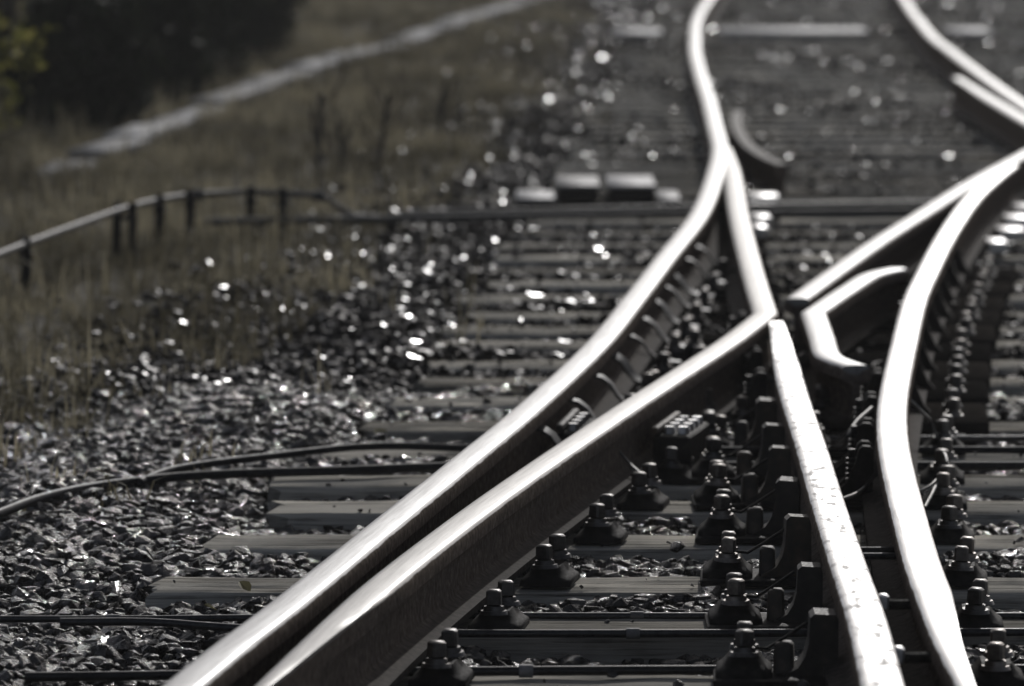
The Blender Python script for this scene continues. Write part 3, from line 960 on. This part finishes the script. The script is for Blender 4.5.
def scatter(y0, y1, step, size, lower, over=False):
    """points of a jittered grid inside the strip the camera could see"""
    ysg = np.arange(y0, y1, step)
    X, Y = [], []
    for yy in ysg:
        left = max(interp(yy, GRASS_EDGE) - .75, -.0935 * yy - .45)
        xs = np.arange(left, .0935 * yy + .45, step)
        X.append(xs); Y.append(np.full(len(xs), yy))
    x, y = np.concatenate(X), np.concatenate(Y)
    x = x + rng.uniform(-.55, .55, len(x)) * step
    y = y + rng.uniform(-.55, .55, len(x)) * step
    s = size * np.minimum(rng.lognormal(-.05, .36, len(x)), 1.55)
    keep = np.ones(len(x), bool) if over else ~in_sleeper(x, y, .012)
    lower = lower - np.clip((y - 19) / 4, 0, 1) * (-.004 if over else .016)
    if not over:
        lower = lower + .014 * np.clip((y - 12) / 1.5, 0, 1) * np.clip((20 - y) / 2, 0, 1)
    edge = np.interp(y, [t[0] for t in GRASS_EDGE], [t[1] for t in GRASS_EDGE]) + .10 * np.sin(y * 3.3) + .06 * np.sin(y * 7.7)
    keep &= (x > edge - .05) | (rng.random(len(x)) < np.clip(1 + (x - edge) / .7, 0, 1) ** 2.2 * .75)
    if over:
        keep &= rng.random(len(x)) < np.clip((y - 15) / 12, 0, 1) * .8 * (.5 + .5 * np.sin(x * 3.1 + y))
    x, y, s = x[keep], y[keep], s[keep]
    lower = lower[keep]
    end = np.interp(y, [t[0] for t in SLEEPER_END], [t[1] for t in SLEEPER_END])
    shoulder = np.clip((end - x) / .25, 0, 1)
    e2 = np.interp(y, [t[0] for t in GRASS_EDGE], [t[1] for t in GRASS_EDGE])
    z = -.202 - .036 * np.clip(1 - (x - e2) / .35, 0, 1.0) + np.where(x < e2, .022 * np.clip((e2 - x) / .3, 0, 1), 0) + lower + shoulder * .018 + .012 * np.sin(x * 7 + y * 2.3) + .010 * np.sin(y * 5.1 - x * 3.7) + rng.uniform(-.008, .010, len(x))
    return x, y, z, s

def stones_mesh(sets):
    VV, FF, TT = [], [], []
    base = 0
    for (x, y, z, s), variants in sets:
        n = len(x)
        kind = rng.integers(0, len(variants), n)
        rz = rng.uniform(0, 2 * math.pi, n)
        rx, ry = rng.normal(0, .30, n), rng.normal(0, .30, n)
        tone = np.clip(rng.normal(.28, .16, n), 0, .8)
        cz, sz_, cx, sx_, cy, sy_ = np.cos(rz), np.sin(rz), np.cos(rx), np.sin(rx), np.cos(ry), np.sin(ry)
        for k, (vs, fs) in enumerate(variants):
            m = np.where(kind == k)[0]
            if not len(m):
                continue
            v = vs[None] * s[m, None, None]
            a, b, c = v[..., 0], v[..., 1], v[..., 2]
            a, b = a * cz[m, None] - b * sz_[m, None], a * sz_[m, None] + b * cz[m, None]
            b, c = b * cx[m, None] - c * sx_[m, None], b * sx_[m, None] + c * cx[m, None]
            a, c = a * cy[m, None] + c * sy_[m, None], -a * sy_[m, None] + c * cy[m, None]
            v = np.stack([a + x[m, None], b + y[m, None], c + z[m, None]], -1).reshape(-1, 3)
            f = (fs[None] + (np.arange(len(m)) * len(vs))[:, None, None]).reshape(-1, 3) + base
            VV.append(v); FF.append(f); TT.append(np.repeat(tone[m], len(vs)))
            base += len(v)
    return np.concatenate(VV), np.concatenate(FF), np.concatenate(TT)

def raw_mesh(name, V, Fc, mat, tone=None):
    me = bpy.data.meshes.new(name)
    nv, nf, k = len(V), len(Fc), Fc.shape[1]
    me.vertices.add(nv)
    me.vertices.foreach_set('co', V.astype(np.float32).ravel())
    me.loops.add(nf * k)
    me.loops.foreach_set('vertex_index', Fc.astype(np.int32).ravel())
    me.polygons.add(nf)
    me.polygons.foreach_set('loop_start', np.arange(0, nf * k, k, dtype=np.int32))
    me.update(calc_edges=True)
    me.polygons.foreach_set('use_smooth', np.zeros(nf, bool))
    me.materials.append(mat)
    if tone is not None:
        a = me.attributes.new('tone', 'FLOAT', 'POINT')
        a.data.foreach_set('value', tone.astype(np.float32))
    me.update()
    return me

def chips():
    X, Y, Z, S_ = [], [], [], []
    for k, (x0, x1, y0, y1) in enumerate(sl_rects[:17]):
        for _ in range(26 if k < 8 else 60):
            u = rng.random()
            X.append(rng.uniform(x0, min(x1, x0 + 2.6))); Y.append(y0 + (.02 + .19 * (u ** 3 if rng.random() < .5 else 1 - u ** 3)))
            sz = rng.uniform(.006, .018) if rng.random() < .85 else rng.uniform(.02, .04)
            Z.append(SL_TOP + sz * .2); S_.append(sz)
    for _ in range(420):                                   # grit added on the greasy plates of the crossing to give glints
        yy = rng.uniform(12.2, 19.5)
        xl, xr = x_on(pA, yy) + .06, x_on(pD, yy) + .20
        X.append(rng.uniform(xl, xr)); Y.append(yy); sz = rng.uniform(.008, .026)
        Z.append(SL_TOP + .016 + sz * .2); S_.append(sz)
    return tuple(np.array(q) for q in (X, Y, Z, S_))
near = stone_variants(26, 22, 3)
far_v = stone_variants(14, 12, 5)
far_s = stone_variants(10, 9, 8)
sets = [(chips(), far_s), (scatter(8.0, 14.5, .0225, .033, 0), near), (scatter(8.0, 14.5, .045, .05, -.022), near),
        (scatter(14.5, 19, .028, .034, .002), far_v), (scatter(19, 24, .030, .036, .002), far_s), (scatter(24, 47, .039, .041, .010), far_s),
        (scatter(15.5, 47, .075, .030, .046, True), far_s)]
V, Fc, T = stones_mesh(sets)
bme = raw_mesh('ballast', V, Fc, M['stone'], T)
bme.materials.append(M['stone_far'])
bme.polygons.foreach_set('material_index', (V[Fc[:, 0], 1] > 14.2).astype(np.int32))
tag(obj('ballast', bme), kind='stuff')
print('ballast tris', len(Fc))

# a few stones and leaves that lie by themselves
def lone_stone(px, py, z, size, lab):
    vs, fs = near[int(px) % len(near)]
    p = at(px, py, z)
    me = raw_mesh('stone', vs * size, fs, M['stone'], np.full(len(vs), .45))
    o = obj('stone', me, None, (p.x, p.y, z + size * .22), 1.1)
    tag(o, lab, 'stone')
lone_stone(678, 552, SL_TOP, .048, 'single grey stone lying on the sleeper between bent rail and flaking rail')
lone_stone(512, 569, SL_TOP, .03, 'small stone lying by the screwed chair right of the bent grey rail')

def fallen_leaf(px, py, z, size, rz, lab):
    p = at(px, py, z)
    pts = [(0, -.5, 0), (.28, -.2, .10), (.34, .1, .16), (.15, .4, .10), (0, .55, .02), (-.15, .4, .10), (-.34, .1, .16), (-.28, -.2, .10), (0, 0, .0)]
    v = [Vector(q) * size for q in pts]
    f = [(i, (i + 1) % 8, 8) for i in range(8)]
    me = mesh_of('fallen_leaf', v, f, M['fallen'])
    a = me.attributes.new('tone', 'FLOAT', 'POINT')
    a.data.foreach_set('value', [random.uniform(.2, .8)] * 9)
    o = obj('fallen_leaf', me, None, (p.x, p.y, z + .004), rz)
    o.rotation_euler = (R(24), R(-15), rz)
    tag(o, lab, 'leaf', 'fallen leaves')
fallen_leaf(245, 589, SL_TOP, .036, .6, 'pale curled leaf on the split sleeper left of the rails')
fallen_leaf(211, 610, -.185, .03, 2.0, 'yellow leaf on the stones in front of the split sleeper')
fallen_leaf(32, 517, -.185, .05, 1.3, 'yellowish leaf on the stones under the lower black cable at left')
fallen_leaf(316, 455, -.185, .045, .2, 'olive leaf on the stones between the two black cables')
fallen_leaf(70, 480, -.185, .045, 2.4, 'yellow leaf on the stones above the lower black cable')
fallen_leaf(382, 437, -.185, .05, .9, 'brownish leaf between two sleepers above the black cables')
fallen_leaf(712, 541, SL_TOP, .03, .9, 'greenish leaf at the end of the sleeper beside the jawed chair')

# ------------------------------------------------------------------ grass, weeds, bushes
def blades(roots, hmin, hmax, wid, per, lean):
    n = len(roots) * per
    r = np.repeat(roots, per, 0) + np.concatenate([rng.normal(0, .03, (n, 2)), np.zeros((n, 1))], 1)
    h = rng.uniform(hmin, hmax, n)
    az = rng.uniform(0, 2 * math.pi, n)
    ln = np.abs(rng.normal(0, lean, n)) * h
    d = np.stack([np.cos(az), np.sin(az), np.zeros(n)], 1)
    sd = np.stack([-np.sin(az + rng.normal(0, .6, n)), np.cos(az), np.zeros(n)], 1)
    wv = sd * (wid * rng.uniform(.6, 1.3, n))[:, None]
    up = np.array([0, 0, 1.0])
    mid = r + d * (ln * .35)[:, None] + up * (h * .62)[:, None]
    tip = r + d * ln[:, None] + up * (h - ln * .3)[:, None]
    V = np.stack([r - wv, r + wv, mid - wv * .7, mid + wv * .7, tip], 1).reshape(-1, 3)
    i = np.arange(n)[:, None] * 5
    F_ = np.concatenate([i + [[0, 1, 3]], i + [[0, 3, 2]], i + [[2, 3, 4]]])
    return V, F_, np.repeat(np.clip(np.repeat(rng.normal(.5, .2, len(roots)), per) + rng.normal(0, .15, n), 0, 1), 5)
_t = spline([at(*q, -.16) for q in ((40, 172), (75, 158), (110, 146), (150, 129), (195, 110), (250, 90), (320, 64), (420, 34), (520, 2))], .1)
TRY, TRX = [q.y for q in _t], [q.x for q in _t]
pts = []
for y in np.arange(11.5, 60, .1):
    e = interp(y, GRASS_EDGE)
    lo = -.0935 * y - .5
    m = int(max(0, (e + .7 - lo)) * 11 * (1.0 if y < 32 else .7))
    for _ in range(m):
        x = rng.uniform(lo, e + .7)
        if y > 23.0 and abs(x - float(np.interp(y, TRY, TRX))) < .12 + .03 * math.sin(y * 5):
            continue
        dens = min(1, max(.05 * (e + .7 - x) + .02, (e + .22 - x) / .45)) * (.75 + .3 * math.sin(x * 4 + y * 1.3) * math.sin(x * 2.1 - y * .8))
        if rng.random() < dens:
            pts.append((x, y + rng.uniform(-.05, .05), -.23 + hump(x, y) * .9))
for q in spline([at(*q, -.16) for q in ((40, 172), (75, 158), (110, 146), (150, 129), (195, 110), (250, 90), (320, 64), (420, 34), (520, 2))], .05):
    for _ in range(2):
        if math.sin(q.y * 2.7) + math.sin(q.y * 6.1) + rng.normal(0, .6) > .5:
            pts.append((q.x + (.13 if rng.random() < .75 else -.13) + rng.normal(0, .03), q.y, -.235))
pts = np.array(pts)
Vg, Fg, Tg = blades(pts, .03, .12, .0032, 15, .8)
tall = pts[rng.random(len(pts)) < .14 + .3 * (np.sin(pts[:, 0] * 4.3 + pts[:, 1] * 1.9) > .35)]
Vt, Ft, Tt = blades(tall, .12, .26, .0028, 4, .45)
Fg = np.concatenate([Fg, Ft + len(Vg)]); Vg = np.concatenate([Vg, Vt]); Tg = np.concatenate([Tg, Tt])
Tg = np.clip(Tg + .45 * np.sin(Vg[:, 0] * 2.9 + 1.1 * np.sin(Vg[:, 1] * .9)) * np.sin(Vg[:, 1] * 1.7 + Vg[:, 0]) + .12 * np.sin(Vg[:, 0] * 9) * np.sin(Vg[:, 1] * 5), 0, 1)
tag(obj('dry_grass', raw_mesh('dry_grass', Vg, Fg, M['grass'], Tg)), kind='stuff')
print('grass tris', len(Fg))

def weed(px, py, hgt, lean, lab):
    p = at(px, py, -.23)
    t = thing('dead_weed', p)
    stem = [(0, 0, 0), (lean * .3, 0, hgt * .4), (lean * .7, .01, hgt * .75), (lean, .02, hgt)]
    MB().tube(spline(stem, .03), .011, 6).build('stem', M['stalk'], t)
    br = MB()
    for k in range(9):
        f = .2 + .75 * k / 9
        b = Vector((lean * f, 0, hgt * f))
        a = random.uniform(0, 6.28)
        L = random.uniform(.06, .16)
        br.tube([b, b + Vector((math.cos(a) * L * .5, math.sin(a) * L * .5, L * .6)), b + Vector((math.cos(a) * L * .7, math.sin(a) * L * .7, L * 1.2))], .0045, 5)
    br.build('twigs', M['stalk'], t)
    tag(t, lab, 'dead weed', 'dead weeds on the verge')
weed(317, 192, .40, .02, 'dark upright dead weed beyond the bent pipe, left of a leaning one')
weed(378, 178, .36, .05, 'dark leaning dead weed beyond the bent pipe, right of an upright one')
weed(436, 150, .30, .04, 'slim dead weed at the edge of the stones, rightmost of the dead weeds')
weed(345, 180, .22, -.03, 'short dead weed between two taller ones beyond the bent pipe')

def bush(x, y, hgt, rad, n, mat, size, lab, name='bush', low=.05):
    t = thing(name, (x, y, -.24))
    st = MB()
    tips = []
    for k in range(9):
        a = random.uniform(0, 6.28)
        q = Vector((math.cos(a) * rad * random.uniform(.3, .8), math.sin(a) * rad * random.uniform(.3, .8), hgt * random.uniform(.5, .95)))
        st.tube([(0, 0, 0), (q.x * .3, q.y * .3, q.z * .45), tuple(q)], [.03, .018, .006], 6)
        tips.append(q)
    st.build('trunk', M['stalk'], t)
    ncl = 60
    cl = []
    for k in range(ncl):
        d = rng.normal(size=3); d /= np.linalg.norm(d)
        rr = rng.uniform(.35, 1.0) ** .5
        cl.append((d[0] * rad * rr, d[1] * rad * rr, low + (hgt - low) * (.5 + .5 * d[2] * rr)))
    cl = np.array(cl)
    c = cl[rng.integers(0, ncl, n)] + rng.normal(0, rad * .13, (n, 3))
    c[:, 2] = np.maximum(c[:, 2], .02)
    a = rng.normal(size=(n, 3)); a /= np.linalg.norm(a, axis=1)[:, None]
    b = rng.normal(size=(n, 3)); b -= a * (a * b).sum(1)[:, None]; b /= np.linalg.norm(b, axis=1)[:, None]
    s = size * rng.uniform(.6, 1.3, n)[:, None]
    Vb = np.stack([c - a * s, c - b * s * .45, c + a * s, c + b * s * .45], 1).reshape(-1, 3)
    i = np.arange(n)[:, None] * 4
    Fb = np.concatenate([i + [[0, 1, 2]], i + [[0, 2, 3]]])
    obj('crown', raw_mesh('crown', Vb, Fb, mat, np.repeat(rng.random(n), 4)), t)
    tag(t, lab, 'bush', 'bushes behind the concrete trough')
bush(-2.62, 25.4, 1.5, .50, 2600, M['leaf_yellow'], .028, 'yellowing leafy bush in the top left corner', low=-.1)
bush(-2.10, 26.9, .72, .36, 8000, M['leaf_dark'], .033, 'dark low bush directly behind the yellowing one', low=-.1)
bush(-2.02, 29.0, 1.0, .38, 10000, M['leaf_dark'], .035, 'darkest dense bush, close behind the pale concrete trough', low=-.2)
bush(-1.92, 31.4, 1.6, .42, 10000, M['leaf_dark'], .035, 'dark dense bush second from the right end of the row behind the trough', low=-.2)
bush(-1.95, 34.0, 2.0, .48, 10000, M['leaf_dark'], .035, 'dark dense bush at the right end of the row behind the trough', low=-.2)
bush(-1.72, 35.2, 1.9, .42, 9000, M['leaf_dark'], .035, 'dark dense bush furthest up the trough, past the others', low=-.2)
bush(-3.0, 32, 2.2, .8, 11000, M['leaf_dark'], .04, 'dark dense bush farthest back at the left edge', low=-.2)

# ------------------------------------------------------------------ concrete trough along the verge
tr = [at(*q, -.16) for q in ((40, 172), (75, 158), (110, 146), (150, 129), (195, 110), (250, 90), (320, 64), (420, 34), (520, 2))]
tp = spline(extend(extend(tr, 25, False), .9), .1)
t0 = thing('cable_trough', tr[0])
side = MB()
acc, last, k = 0, tp[0], 0
segs = []
cur = [tp[0]]
for q in tp[1:]:
    acc += (q - last).length; last = q
    cur.append(q)
    if acc > .98:
        segs.append((cur[0], cur[-1])); cur = [q]; acc = 0
lid_me = MB().box((0, 0, 0), (.185, .95, .05), bev=.012).mesh('lid', M['concrete'])
body_me = MB().box((0, 0, 0), (.145, .985, .12), bev=.005).mesh('channel', M['concrete'])
for a, b in segs:
    m_, d = (a + b) / 2, (b - a)
    rz = -math.atan2(d.x, d.y)
    sink = max(0, .05 - .025 * k); k += 1
    l = obj('lid', lid_me, t0, m_ - tr[0] + Vector((0, 0, -sink)) + Vector((random.uniform(-.03, .03), 0, random.uniform(-.03, .008))), rz + random.uniform(-.04, .04))
    l.rotation_euler.y = random.uniform(-.03, .03)
    obj('channel', body_me, t0, m_ - tr[0] + Vector((0, 0, -.087 - sink)), rz)
tag(t0, 'pale concrete cable trough running across the verge in the top left', 'cable trough')

# ------------------------------------------------------------------ thin haze volume, added to lift the dark tones
hz = bpy.data.materials.new('thin_haze')
hz.use_nodes = True
hn = hz.node_tree
hn.nodes.remove(hn.nodes['Principled BSDF'])
pv = hn.nodes.new('ShaderNodeVolumePrincipled')
pv.inputs['Color'].default_value = (.95, .95, .95, 1)
pv.inputs['Density'].default_value = .0010
pv.inputs['Anisotropy'].default_value = .3
hn.links.new(pv.outputs[0], hn.nodes['Material Output'].inputs['Volume'])
HS = S + 30
tag(MB().box((0, 0, .6), (2 * HS, 2 * HS, 4.0)).build('haze', hz, smooth=None), kind='stuff')
